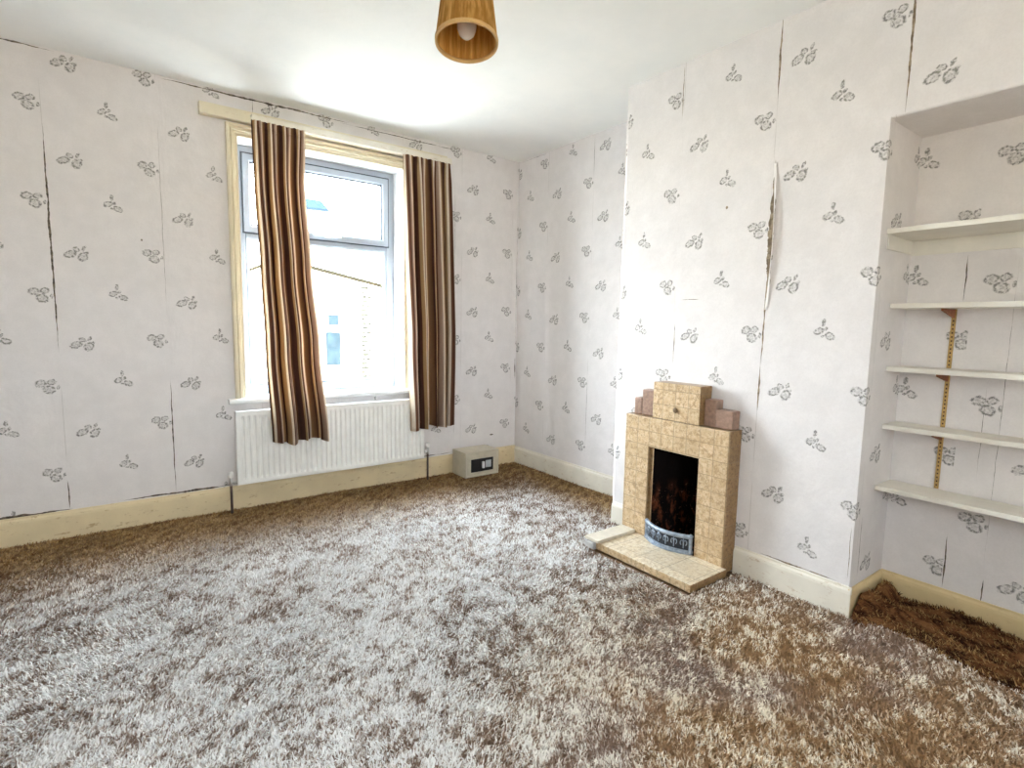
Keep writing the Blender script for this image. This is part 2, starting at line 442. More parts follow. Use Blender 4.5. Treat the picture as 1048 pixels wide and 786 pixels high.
def curtain_mat():
    m = MB('striped_curtain_cloth', .85, .15); nt = m.nt
    uv = m.n('ShaderNodeTexCoord').outputs['UV']
    u, v, _ = m.xyz(uv)
    fr = ((u*1.0+(m.noise(3, 2, co=uv)-.5)*.01)*1.0).fmod(1.)
    r = m.n('ShaderNodeValToRGB'); r.color_ramp.interpolation = 'LINEAR'
    e = r.color_ramp.elements
    stops = [(0, (.055, .022, .018)), (.17, (.085, .036, .025)), (.19, (.40, .25, .12)), (.30, (.50, .34, .18)), (.32, (.82, .72, .58)), (.41, (.86, .78, .66)), (.43, (.22, .10, .055)), (.55, (.085, .034, .024)), (.58, (.36, .24, .18)), (.68, (.50, .37, .29)), (.70, (.82, .72, .60)), (.77, (.80, .66, .50)), (.80, (.36, .21, .10)), (.92, (.20, .10, .05)), (1, (.055, .022, .018))]
    e[0].position, e[0].color = stops[0][0], (*stops[0][1], 1)
    e[1].position, e[1].color = stops[-1][0], (*stops[-1][1], 1)
    for p, c in stops[1:-1]:
        k = e.new(p); k.color = (*c, 1)
    nt.links.new(fr.v, r.inputs[0])
    weave = m.noise(300, 2, co=m.scaled(1, .25, 1, uv))
    c = m.mix(weave.sstep(.3, .7, 0., .25), r.outputs[0], (.12, .07, .04))
    m.col(c)
    tl = m.n('ShaderNodeBsdfTranslucent'); nt.links.new(c, tl.inputs[0])
    mx = m.n('ShaderNodeMixShader'); mx.inputs[0].default_value = .35
    nt.links.new(m.b.outputs[0], mx.inputs[1]); nt.links.new(tl.outputs[0], mx.inputs[2])
    nt.links.new(mx.outputs[0], nt.nodes['Material Output'].inputs[0])
    return m.m
CURT = curtain_mat()
def curtain(name, label, edges, nf, ph, periods, hem, seed):
    """edges: list of (z, left x, right x) from the top down"""
    rs = random.Random(seed)
    n, mz = 150, 70
    zs = [e[0] for e in edges]
    def lerp(z, k):
        if z >= edges[0][0]: return edges[0][k]
        for a, b in zip(edges, edges[1:]):
            if a[0] >= z >= b[0]:
                t = (a[0]-z)/(a[0]-b[0]); t = t*t*(3-2*t); return a[k]+(b[k]-a[k])*t
        return edges[-1][k]
    a1, a2, a3 = [rs.uniform(0, 6.28) for _ in range(3)]
    def build(z_top, z_bot, rows, extra=0.0, fine=False):
        bm = bmesh.new(); uvl = bm.loops.layers.uv.new('UVMap'); V = []
        for i in range(rows+1):
            t = i/rows; row = []
            for j in range(n+1):
                s = j/n
                zb = z_bot+(0 if z_bot > z_top0-.1 else hem)*(math.sin(s*9+a1)*.5+math.sin(s*21+a2)*.35)
                z = z_top+(zb-z_top)*t
                x0, x1 = lerp(z, 1), lerp(z, 2)
                f = max(0, min(1, (z_top0-z)/(z_top0-z_bot0)))
                amp = .012+.022*f**.6
                p = 2*math.pi*nf*s+ph+.5*math.sin(3*s+a3+f*1.3)
                yy = math.sin(p)*amp+.006*math.sin(2.3*p+a1)*(.3+f)
                top = max(0, 1-(z_top0-z)/.12)
                yy = yy*(1-.55*top)+.005*top*math.sin(2*math.pi*nf*2.4*s)
                xx = x0+(x1-x0)*(s+.35/nf/6.28*math.sin(2*p)*(f*.8+.2))
                row.append((bm.verts.new((xx, -.128+yy-extra-.052*min(1, f*1.6), z)), s, z))
            V.append(row)
        for a, b in zip(V, V[1:]):
            for j in range(n):
                f = bm.faces.new((a[j][0], a[j+1][0], b[j+1][0], b[j][0]))
                for l, q in zip(f.loops, (a[j], a[j+1], b[j+1], b[j])): l[uvl].uv = (q[1]*periods+.13*ph, q[2])
        return bm
    z_top0, z_bot0 = edges[0][0], edges[-1][0]
    th = empty(name, ((edges[0][1]+edges[0][2])/2, -.14, z_top0)); tag(th, label, 'curtain', 'striped curtains at the window')
    o = loc(obj('cloth', build(z_top0-.030, z_bot0, mz), CURT, None, True), th)
    md = o.modifiers.new('s', 'SOLIDIFY'); md.thickness = .002; md.offset = 0
    o = loc(obj('heading_tape', build(z_top0+.010, z_top0-.0295, 6, 0), CURT, None, True), th)
    md = o.modifiers.new('s', 'SOLIDIFY'); md.thickness = .003; md.offset = 0
    return th
curtain('curtain', 'left striped brown and gold curtain hanging over the radiator to the lower hem', [(2.325, -2.038, -1.74), (2.0, -2.035, -1.755), (1.5, -2.020, -1.735), (1.0, -2.010, -1.70), (.43, -1.985, -1.655)], 4.6, .6, 3.7, .022, 3)
curtain('curtain', 'right striped brown curtain, its outer edge beside the papered wall near the corner', [(2.318, -1.085, -.722), (1.8, -1.080, -.718), (1.0, -1.065, -.715), (.425, -1.045, -.722)], 4.3, 2.2, 3.3, .02, 5)

# ------------------------------------------------------------------ radiator
rad = empty('radiator', (-1.55, -.08, .18)); tag(rad, 'white ribbed panel radiator under the window behind the curtains', 'radiator')
def rad_panel(x0, x1, z0, z1, yf):
    bm = bmesh.new(); n = 37; m = .022; p = (x1-x0-2*m)/n
    xs = [(x0, .004), (x0+.004, 0), (x0+m, 0)]
    for i in range(n):
        a = x0+m+i*p
        xs += [(a+p*.16, 0), (a+p*.34, 1), (a+p*.66, 1), (a+p*.84, 0)]
    xs += [(x1-m, 0), (x1-.004, 0), (x1, .004)]
    zr = [(z0, 0, .004), (z0+.004, 0, 0), (z0+.024, 0, 0), (z0+.045, 1, 0), (z1-.050, 1, 0), (z1-.030, 0, 0), (z1-.004, 0, 0), (z1, 0, .004)]
    V = []
    for z, k, e in zr:
        V.append([bm.verts.new((x, yf+(max(c, e) if c in (.004,) else e+(.011*k if c == 1 else 0)), z)) for x, c in xs])
    for a, b in zip(V, V[1:]):
        for j in range(len(xs)-1): bm.faces.new((a[j], a[j+1], b[j+1], b[j]))
    # back of the panel
    bnd = [e for e in bm.edges if len(e.link_faces) == 1]
    r = bmesh.ops.extrude_edge_only(bm, edges=bnd)
    nv = [g for g in r['geom'] if isinstance(g, bmesh.types.BMVert)]
    for v in nv: v.co.y = yf+.020
    bmesh.ops.contextual_create(bm, geom=[e for e in bm.edges if len(e.link_faces) == 1])
    return bm
RX_0, RX_1, RZ_0, RZ_1 = -2.178, -.925, .185, .638
loc(obj('panel', rad_panel(RX_0, RX_1, RZ_0, RZ_1, -.120), white_rad), rad)
for bx in (-1.95, -1.15):
    loc(obj('wall_bracket', B(bx, bx+.04, -.0995, -.0008, .26, .58, .003), white_rad), rad)
def valve(x, sgn, zc):
    bm = bmesh.new(); lathe(bm, [(.004, zc-.05), (.010, zc-.045), (.010, zc-.015), (.008, zc-.01), (.008, zc)], 14, x, -.105, True)
    tube(bm, [(x, -.105, zc-.030), (x+sgn*.030, -.105, zc-.030)], .008)
    v = loc(obj('valve', bm, chrome, None, True), rad); v['label'] = 'chrome radiator valve with a white cap'
    bm = bmesh.new(); lathe(bm, [(.009, zc), (.0155, zc+.004), (.0155, zc+.028), (.012, zc+.036), (.004, zc+.038)], 16, x, -.105, True)
    c = obj('valve_cap', bm, white_rad, None, True); c.data.transform(Matrix.Translation(-Vector(rad.location))); c.parent = v
    bm = bmesh.new(); tube(bm, [(x, -.105, .012), (x, -.105, zc-.048)], .0075)
    loc(obj('pipe', bm, brass_dark, None, True), rad)
valve(-2.213, 1, .235); valve(-.890, -1, .26)

# ------------------------------------------------------------------ safe
safe = empty('safe', (-.485, -.14, .014)); tag(safe, 'small beige steel safe with black keypad panel on carpet in the corner', 'safe')
beige = simple('beige_enamel', (.58, .54, .43), .45, .4, .08, bump=.05)
black = simple('black_plastic', (.012, .012, .014), .35, .4, .2)
grey_k = simple('grey_keypad', (.45, .48, .52), .4, .4, .1)
SX0, SX1, SY0, SY1, SZ0, SZ1 = -.640, -.335, -.238, -.045, .014, .208
bm = B(SX0, SX1, SY0+.004, SY1, SZ0, SZ1, .003)
loc(obj('body', bm, beige), safe)
bm = ring(bmesh.new(), SX0+.0005, SX1-.0005, SZ0+.0005, SZ1-.0005, .018, SY0-.002, SY0+.0036)
loc(obj('door_surround', bm, beige), safe)
loc(obj('door', B(SX0+.022, SX1-.022, SY0-.0005, SY0+.0036, SZ0+.022, SZ1-.022, .0015), beige), safe)
pan = loc(obj('control_panel', B(-.592, -.392, SY0-.012, SY0-.0008, SZ0+.040, SZ0+.140, .004), black), safe)
def onpan(name, bm, mat, sm=False):
    o = obj(name, bm, mat, None, sm); o.data.transform(Matrix.Translation(-Vector(safe.location))); o.parent = pan; return o
onpan('knob', B(-.502, -.482, SY0-.030, SY0-.0125, SZ0+.066, SZ0+.118, .006, 3), simple('pale_grey_knob', (.75, .76, .78), .3, .5, .05))
bm = B(-.466, -.414, SY0-.0150, SY0-.0125, SZ0+.066, SZ0+.122, .001)
for i in range(3):
    for j in range(4): box(bm, -.462+i*.0165, -.450+i*.0165, SY0-.0175, SY0-.0145, SZ0+.069+j*.0132, SZ0+.079+j*.0132, .0015, 1)
onpan('keypad', bm, grey_k)
for z in (.04, .15): loc(obj('hinge', tube(bmesh.new(), [(SX1+.003, SY0+.006, SZ0+z-.015), (SX1+.003, SY0+.006, SZ0+z+.015)], .003, 8), beige), safe)

# ------------------------------------------------------------------ fireplace
def tile_mat(name, axis, tw, th, c1, c2, c3, offz=0.0, grout=(.27, .19, .11)):
    m = MB(name, .30, .5); x, y, z = m.xyz()
    a = y if axis == 'x' else x
    bb = z if axis != 'z' else y
    co = m.comb(a, bb+offz, 0.)
    fa, fb = (a/tw).floor(), ((bb+offz)/th).floor()
    idn = m.noise(1, 0, co=m.comb(fa*3.7, fb*5.3, 2.)).sstep(.3, .7)
    ga = ((a/tw)-fa); gb = (((bb+offz)/th)-fb)
    g = (ga.min(1.-ga)*tw).min(gb.min(1.-gb)*th).sstep(.0010, .0028, 1., 0.)
    n1 = m.noise(30, 5, .8); n2 = m.noise(55, 5, .8)
    c = m.mix(n1.sstep(.36, .66), c1, c2)
    c = m.mix(n2.sstep(.47, .62, 0., .8), c, c3)
    c = m.mix(idn*.35, c, tuple(q*.72 for q in c1))
    c = m.mix(g*.65, c, grout)
    m.col(c); m.bump(g*-1., .4, .002); return m.m
T1, T2, T3 = (.58, .41, .23), (.74, .60, .41), (.33, .20, .10)
tileF = tile_mat('mottled_fawn_tile', 'x', .0772, .077, T1, T2, T3, .0)
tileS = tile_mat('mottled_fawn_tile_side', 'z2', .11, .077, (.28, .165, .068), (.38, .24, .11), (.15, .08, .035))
tileH = tile_mat('mottled_hearth_tile', 'z', .158, .158, (.72, .60, .42), (.84, .76, .62), (.45, .33, .20))
brownT = simple('brown_cap_tile', (.33, .21, .155), .35, .5, .25, 60)
plainT = simple('plain_cream_tile', (.70, .64, .53), .4, .4, .1, 30)
fp = empty('fireplace', (XB, -1.97, .014)); tag(fp, 'stepped fawn tiled fireplace with hearth on the chimney breast', 'fireplace')
FX = -.467; FX1 = XB-.0008
FL, FR = -1.650, -2.281
OY0, OY1, OZ = -1.817, -2.123, .545
bm = bmesh.new()
# outline with the raised centre and opening, extruded along x
def pris2(poly): prism(bm, poly, 0, FX1, FX)
pris2([(FL, .014), (OY0, .014), (OY0, OZ), (OY0, .705), (FL, .705)])
pris2([(OY1, .014), (FR, .014), (FR, .705), (OY1, .705)])
pris2([(OY0, OZ), (OY1, OZ), (OY1, .705), (OY0, .705)])
bmesh.ops.remove_doubles(bm, verts=bm.verts[:], dist=1e-5)
inn = [f for f in bm.faces if (abs(f.normal.y) > .9 and (abs(f.calc_center_median().y-OY0) < 1e-3 or abs(f.calc_center_median().y-OY1) < 1e-3) and f.calc_center_median().z > OZ+.01)]
bmesh.ops.delete(bm, geom=inn, context='FACES')
bm.normal_update()
for f in bm.faces:
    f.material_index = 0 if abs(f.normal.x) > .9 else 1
eds = [e for e in bm.edges if len(e.link_faces) == 2 and e.calc_face_angle(0) > 1.2 and all(v.co.x < FX+.01 for v in e.verts)]
bmesh.ops.bevel(bm, geom=eds, offset=.006, segments=2, affect='EDGES', profile=.5)
loc(obj('surround', bm, [tileF, tileS]), fp)
bm = B(FX+.002, FX1, -2.113, -1.829, .7055, .899, .006)
bm.normal_update()
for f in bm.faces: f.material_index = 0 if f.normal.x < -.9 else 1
loc(obj('raised_centre', bm, [tileF, tileS]), fp)
# small dark boss on the centre block
bm = bmesh.new(); lathe(bm, [(.0, 0), (.010, 0), (.014, .003), (.012, .007), (.004, .009), (.0, .009)], 16)
o = obj('boss', bm, simple('dark_boss', (.20, .13, .07), .4), None, True)
o.data.transform(Matrix.Rotation(-math.pi/2, 4, 'Y')); o.data.transform(Matrix.Translation(Vector((FX+.001, -1.975, .765))-Vector(fp.location))); o.parent = fp
for y0, y1, zt in ((-1.728, -1.676, .797), (-1.8275, -1.7285, .846), (-2.178, -2.1145, .838), (-2.268, -2.1785, .795)):
    o = loc(obj('cap_tile', B(-.430, FX1, min(y0, y1), max(y0, y1), .7055, zt, .006), brownT), fp); o['label'] = 'brown stepped cap tile'
# hearth
bm = B(-.750, -.4675, -2.308, -1.672, .0135, .052, .005)
bm.normal_update()
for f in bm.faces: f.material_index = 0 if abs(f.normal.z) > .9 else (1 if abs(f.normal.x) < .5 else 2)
loc(obj('hearth', bm, [tileH, tileS, tileF]), fp)
# fire opening: sooty sides, back and firebrick
def soot():
    m = MB('sooty_firebrick', .9, .1); x, y, z = m.xyz()
    n = m.noise(22, 5, .7, co=m.scaled(1, 1, .45))
    f = n.sstep(.48, .66)*z.sstep(.18, .36, 1., 0.)
    c = m.mix(f, (.006, .004, .004), (.16, .050, .022))
    c = m.mix(m.noise(45, 4, .7).sstep(.60, .70)*z.sstep(.22, .38, .7, 0.), c, (.30, .17, .12))
    m.col(c); m.bump(n, .6, .01); return m.m
SOOT = soot()
bm = bmesh.new(); a0, a1, b0, b1 = -1.8185, -2.1215, -1.90, -2.04
xf, xb_ = -.424, -.10
P = lambda x, y, z: (x, y, z)
pts = [(xf, a0), (xb_, b0), (xb_, b1), (xf, a1)]
levels = [(.016, 0), (.20, .02), (.36, -.02), (.5435, -.13)]
V = [[bm.verts.new((px+(sx if px > -.2 else 0), py, z)) for px, py in pts] for z, sx in levels]
for a, b in zip(V, V[1:]):
    for j in range(3): bm.faces.new((a[j], a[j+1], b[j+1], b[j]))
bm.faces.new(V[0]); bm.faces.new(V[-1])
for v in bm.verts: v.co.x = min(v.co.x, -.06)
loc(obj('firebox', bm, SOOT), fp)
# curved iron fret in front of the fire
iron = None
def iron_mat():
    m = MB('blue_grey_iron', .35, .5)
    m.col(m.mix(m.noise(40, 4).sstep(.35, .7), (.25, .31, .40), (.45, .52, .62))); m.b.inputs['Metallic'].default_value = .35; return m.m
IRON = iron_mat(); DIRON = simple('dark_iron', (.030, .036, .05), .45, .5, .3)
fret = empty('fire_grate', (FX-.02, -1.97, .0535)); tag(fret, 'curved blue grey iron grate front with scrollwork in the fireplace opening', 'grate')
def arc(t, off=0): # t from 0 to 1 along the front
    s = (t-.5)*2
    return (-.466-.052*(1-s*s)-off, -1.970-.143*s*1.0)
def curved(z0, z1, off0, off1, n=28):
    bm = bmesh.new(); V = []
    for i in range(n+1):
        t = i/n; p0 = arc(t, off0); p1 = arc(t, off1)
        V.append([bm.verts.new(q) for q in ((*p0, z0), (*p0, z1), (*p1, z1), (*p1, z0))])
    for a, b in zip(V, V[1:]):
        for k in range(4): bm.faces.new((a[k], a[(k+1) % 4], b[(k+1) % 4], b[k]))
    bm.faces.new(V[0]); bm.faces.new(V[-1]); return bm
loc(obj('plate', curved(.068, .138, -.006, 0), DIRON), fret)
bm = bmesh.new(); tube(bm, [(*arc(i/28, .002), .142) for i in range(29)], .011, 10); loc(obj('top_rim', bm, IRON, None, True), fret)
bm = curved(.054, .064, -.010, .016); v = curved(.0645, .072, -.008, .009); me = bpy.data.meshes.new('t'); v.to_mesh(me); v.free(); bm.from_mesh(me)
loc(obj('base_rim', bm, IRON), fret)
bm = bmesh.new()
for i in range(6):
    tc = .12+i*.152
    for sg in (1, -1):
        pp = []
        for k in range(19):
            a = k/18*4.6; r = .0125*(1-k/26)
            tt = tc+sg*(.030-r*math.cos(a)*2.6)
            pp.append((*arc(tt, .002), .104+r*math.sin(a)*1.7))
        tube(bm, pp, .0026, 6)
    tube(bm, [(*arc(tc, .002), .080), (*arc(tc, .003), .130)], .003, 6)
loc(obj('scrollwork', bm, IRON, None, True), fret)
for t in (0.02, .98):
    p = arc(t, .002); bm = bmesh.new(); lathe(bm, [(.012, .0545), (.009, .07), (.009, .135), (.012, .148), (.004, .156)], 14, p[0], p[1], True)
    loc(obj('end_post', bm, IRON, None, True), fret)
# loose plain strip at the left end of the hearth
ht = empty('hearth_tile', (-.62, -1.70, .0525)); tag(ht, 'plain cream tile strip lying along the left end of the hearth', 'tile')
bm = B(-.762, -.470, -1.752, -1.655, .0525, .068, .003)
loc(obj('tile_slab', bm, plainT), ht)
bm = B(-.772, -.7525, -1.735, -1.665, .0145, .050, .006, 2); 
cf = obj('kerb_chip', bm, simple('grey_stone_chip', (.45, .44, .43), .7, .3, .3)); tag(cf, 'broken grey chip of stone at the left front corner of the hearth', 'stone chip')

# ------------------------------------------------------------------ shelves
shelf_w = cream_paint('shelf_white_paint', (.86, .83, .75), .08)
defs = [(1.556, -.318, 'topmost deep white shelf in the alcove, highest of five'), (1.274, -.221, 'second white shelf from the top, level with the top of the slotted brass strip'),
        (1.019, -.203, 'middle white shelf of five, crossing the slotted brass strip'), (.778, -.185, 'fourth white shelf down, just above the lowest one'), (.520, -.205, 'lowest white shelf, at the foot of the slotted brass strip')]
for i, (z, xf, lb) in enumerate(defs):
    o = obj('shelf', B(xf, XN-.007 if i else XN-.0008, YN+.002, YB1-.003, z, z+.019, .0015), shelf_w)
    tag(o, lb, 'shelf', 'shelves in the alcove')
o = obj('shelf_batten', B(XN-.006, XN-.0008, YN+.003, YB1-.003, 1.496, 1.5555, .002), shelf_w)
tag(o, 'painted wooden batten fixed to the wall under the topmost shelf', 'batten')
o = obj('shelf_batten', B(-.300, XN-.0065, YB1-.0065, YB1-.0008, 1.500, 1.5555, .002), shelf_w)
tag(o, 'short painted batten on the alcove side wall under the topmost shelf', 'batten')
brass = simple('brass_strip', (.55, .36, .13), .4, .5, .25, 40, metal=.3)
dark_b = simple('dark_slot', (.10, .05, .03), .6)
rust = simple('rusty_bracket', (.30, .11, .05), .6, .3, .3)
st = empty('shelf_upright', (XN-.003, -2.957, .54)); tag(st, 'slotted brass shelf strip fixed upright to the alcove wall', 'shelf upright')
bm = bmesh.new(); prism(bm, [(XN-.0008, -2.9645), (XN-.006, -2.9645), (XN-.006, -2.9495), (XN-.0008, -2.9495)], 2, .5405, 1.292)
u_ = loc(obj('channel', bm, brass), st)
bm = bmesh.new()
for k in range(46):
    z = .552+k*.016; box(bm, XN-.0066, XN-.0058, -2.9595, -2.9545, z, z+.007)
o = obj('slots', bm, dark_b); o.data.transform(Matrix.Translation(-Vector(st.location))); o.parent = u_
for z, xf in ((1.2725, -.19), (1.0175, -.17), (.7765, -.15)):
    bm = bmesh.new(); prism(bm, [(XN-.0068, z), (xf, z), (xf, z-.008), (XN-.0068, z-.034)], 1, -2.9605, -2.9535)
    loc(obj('bracket_arm', bm, rust), st)

# ------------------------------------------------------------------ pendant lamp
LX, LY, LZ = -1.884, -2.242, 1.985
lamp = empty('pendant_lamp', (LX, LY, H)); tag(lamp, 'amber pleated pendant lampshade hanging from the ceiling', 'pendant lamp')
def shade_mat():
    m = MB('amber_pleated_fabric', .7, .2); nt = m.nt; x, y, z = m.xyz()
    g = m.noise(55, 3, co=m.scaled(1, 1, .04))
    c = m.mix(g.sstep(.35, .65), (.45, .235, .055), (.70, .43, .14)); m.col(c)
    tl = m.n('ShaderNodeBsdfTranslucent'); nt.links.new(c, tl.inputs[0])
    mx = m.n('ShaderNodeMixShader'); mx.inputs[0].default_value = .45
    nt.links.new(m.b.outputs[0], mx.inputs[1]); nt.links.new(tl.outputs[0], mx.inputs[2]); nt.links.new(mx.outputs[0], nt.nodes['Material Output'].inputs[0]); return m.m
SH = shade_mat()
trimf = simple('amber_trim', (.62, .40, .17), .7, .2, .15)
shade = empty('tmp'); bpy.data.objects.remove(shade)
hs, rb, rt, nP = .21, .0880, .064, 60
bm = bmesh.new(); V = []
for i in range(9):
    t = i/8; row = []
    for k in range(nP*4):
        a = 2*math.pi*k/(nP*4); r = rb+(rt-rb)*t+.0016*math.cos(a*nP)
        row.append(bm.verts.new((r*math.cos(a), r*math.sin(a), t*hs)))
    V.append(row)
for a, b in zip(V, V[1:]):
    for k in range(nP*4): j = (k+1) % (nP*4); bm.faces.new((a[k], a[j], b[j], b[k]))
TILT = Matrix.Translation((0, 0, LZ-H)) @ Matrix.Rotation(math.radians(-9), 4, Vector((.86, -.52, 0)))
def lp(name, bm, mat, sm=True, par=None):
    o = obj(name, bm, mat, None, sm); o.data.transform(TILT); o.parent = par or lamp; return o
sh = lp('lamp_shade', bm, SH); md = sh.modifiers.new('s', 'SOLIDIFY'); md.thickness = .0012; md.offset = 0
for r, z in ((rb, .003), (rt, hs-.003)):
    bm = bmesh.new()
    lathe(bm, [(r+.0028, z-.005), (r+.0032, z+.005), (r-.0028, z+.006), (r-.0030, z-.005), (r+.0028, z-.005)], 72)
    lp('shade_trim', bm, trimf, True, sh)
bm = bmesh.new()
for k in range(3):
    a = 2.1*k; tube(bm, [(.016*math.cos(a), .016*math.sin(a), hs-.05), ((rt-.002)*math.cos(a), (rt-.002)*math.sin(a), hs-.008)], .0015, 6)
lathe(bm, [(.014, hs-.052), (.018, hs-.052), (.018, hs-.048), (.014, hs-.048), (.014, hs-.052)], 20)
lp('shade_carrier', bm, chrome, True, sh)
def bulb_mat():
    m = MB('clear_bulb_glass', .05, .6); m.col((.95, .93, .88)); nt = m.nt
    t = m.n('ShaderNodeBsdfTransparent'); mx = m.n('ShaderNodeMixShader'); mx.inputs[0].default_value = .45
    nt.links.new(t.outputs[0], mx.inputs[1]); nt.links.new(m.b.outputs[0], mx.inputs[2]); nt.links.new(mx.outputs[0], nt.nodes['Material Output'].inputs[0]); return m.m
bm = bmesh.new(); lathe(bm, [(.0005, .012), (.010, .014), (.021, .023), (.028, .040), (.029, .054), (.025, .074), (.017, .100), (.013, .125), (.013, .140)], 24)
lp('bulb', bm, bulb_mat())
bm = bmesh.new(); lathe(bm, [(.012, .138), (.015, .138), (.015, .165), (.018, .166), (.018, .185), (.010, .20), (.004, .215)], 20, 0, 0, True)
lp('bulb_holder', bm, white_paint)
bm = bmesh.new(); q = TILT @ Vector((0, 0, .213)); tube(bm, [q, q*.7+Vector((0, 0, -.03)), (0, 0, -.08), (0, 0, -.022)], .003, 8)
o = obj('cord', bm, white_paint, lamp, True)
bm = bmesh.new(); lathe(bm, [(.006, -.045), (.012, -.040), (.020, -.022), (.042, -.018), (.046, -.010), (.046, -.0008)], 28, 0, 0, True)
obj('ceiling_rose', bm, white_paint, lamp, True)

# ------------------------------------------------------------------ carpet
def carpet_mat(name, offcut=False):
    m = MB(name, .95, .05); g = m.n('ShaderNodeNewGeometry').outputs['Position']
    x, y, z = m.xyz(g); co = m.comb(x, y, 0.)
    rnd = m.n('ShaderNodeAttribute'); rnd.attribute_name = 'rnd'; rf = X(m.nt, rnd.outputs['Fac'])
    if offcut:
        c = m.mix(m.noise(14, 5, .72, co=m.scaled(2.2, .6, 1, co), dist=.5).sstep(.40, .60), (.035, .013, .007), (.21, .095, .038))
        c = m.mix(rf.sstep(.5, 1., 0., .8), c, (.50, .31, .13)); m.col(c); return m.m
    n1 = m.noise(2.6, 4, .62, co=co, dist=.3); n2 = m.noise(9.5, 5, .72, co=co, dist=.25); n3 = m.noise(42, 3, .65, co=co)
    # pale middle: wear plus painted-in window light, unworn brown pile along the walls
    wallb = (y+(n2-.5)*.5+(n1-.5)*.3).sstep(-.95, -.24)
    walla = ((x+(n2-.5)*.4).sstep(-.52, -.14))*(y.sstep(-1.6, -1.4))
    band = wallb.max(walla)
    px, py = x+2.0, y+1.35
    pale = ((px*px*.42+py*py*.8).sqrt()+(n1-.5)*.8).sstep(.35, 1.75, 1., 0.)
    near = ((x+1.05)*(x+1.05)+(y+2.95)*(y+2.95)*1.2).sqrt().sstep(.25, 1.35, 1., 0.)
    n4 = m.noise(1.7, 3, .6, co=m.comb(x+9., y, 4.)).sstep(.50, .68)
    st = m.noise(20, 3, .65, co=m.scaled(.45, 1.3, 1, m.comb(x*.8+y*.6, y*.8-x*.6, 0.)))
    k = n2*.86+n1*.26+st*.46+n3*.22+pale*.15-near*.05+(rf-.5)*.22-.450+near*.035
    pale_c = m.mix(near, (.90, .90, .90), (.88, .80, .66))
    mid_c = m.mix(near, (.54, .47, .42), m.mix(n4, (.58, .42, .26), (.54, .44, .38)))
    dark_c = m.mix(near, (.24, .165, .13), m.mix(n4, (.34, .20, .10), (.31, .21, .16)))
    c = m.mix(k.sstep(.40, .50), dark_c, mid_c)
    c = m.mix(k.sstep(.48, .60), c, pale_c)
    bandc = m.mix((st*.6+n3*.5).sstep(.42, .70), (.15, .070, .026), (.54, .35, .14))
    bandc = m.mix(rf.sstep(.3, 1., 0., .45), bandc, (.48, .34, .17))
    c = m.mix(band*.95, c, bandc)
    c = m.mix(rf.sstep(.0, .30, .45, 0.), c, (.13, .085, .06))
    m.col(c); return m.m
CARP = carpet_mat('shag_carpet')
OFFC = carpet_mat('brown_carpet_offcut', True)
def chgt(x, y):
    h = .009+.003*np.sin(x*5.1+1.3*np.sin(y*3.7))*np.sin(y*4.3+x)
    # cut edge ruck in front of the shelves
    d = np.abs((x+.46)+.05*np.sin(y*9)); h = h+.020*np.exp(-(d/.05)**2)*(y < -2.84)*np.clip((-2.84-y)/.06, 0, 1)
    return h
def in_room(x, y):
    ok = (x < -.022) & (y < -.022) & (x > XL+.03) & (y > YR+.03)
    br = (x > XB-.020) & (y < YB0+.005)                 # breast, niche and beyond
    hearth = (x > -.78) & (y < -1.650) & (y > -2.312)
    under = (x > SX0-.002) & (x < SX1+.002) & (y > SY0-.002) & (y < SY1+.002)
    return ok & ~br & ~hearth & ~under
def grid_carpet():
    bm = bmesh.new(); nx, ny = 150, 180
    xs = np.linspace(XL+.022, -.018, nx+1); ys = np.linspace(YR+.003, -.022, ny+1)
    Vd = {}
    for i in range(nx):
        for j in range(ny):
            cx, cy = (xs[i]+xs[i+1])/2, (ys[j]+ys[j+1])/2
            if cx > XB-.02 and cy < YB0+.01: continue
            if cx > -.775 and -2.312 < cy < -1.652: continue
            f = []
            for a, b in ((i, j), (i+1, j), (i+1, j+1), (i, j+1)):
                if (a, b) not in Vd: Vd[(a, b)] = bm.verts.new((xs[a], ys[b], float(chgt(xs[a], ys[b]))))
                f.append(Vd[(a, b)])
            bm.faces.new(f)
    bnd = [e for e in bm.edges if len(e.link_faces) == 1]
    r = bmesh.ops.extrude_edge_only(bm, edges=bnd)
    for v in r['geom']:
        if isinstance(v, bmesh.types.BMVert): v.co.z = .001
    return bm
carpet = obj('carpet', grid_carpet(), CARP); tag(carpet, 'worn brown and white shag carpet covering the whole floor', 'carpet')
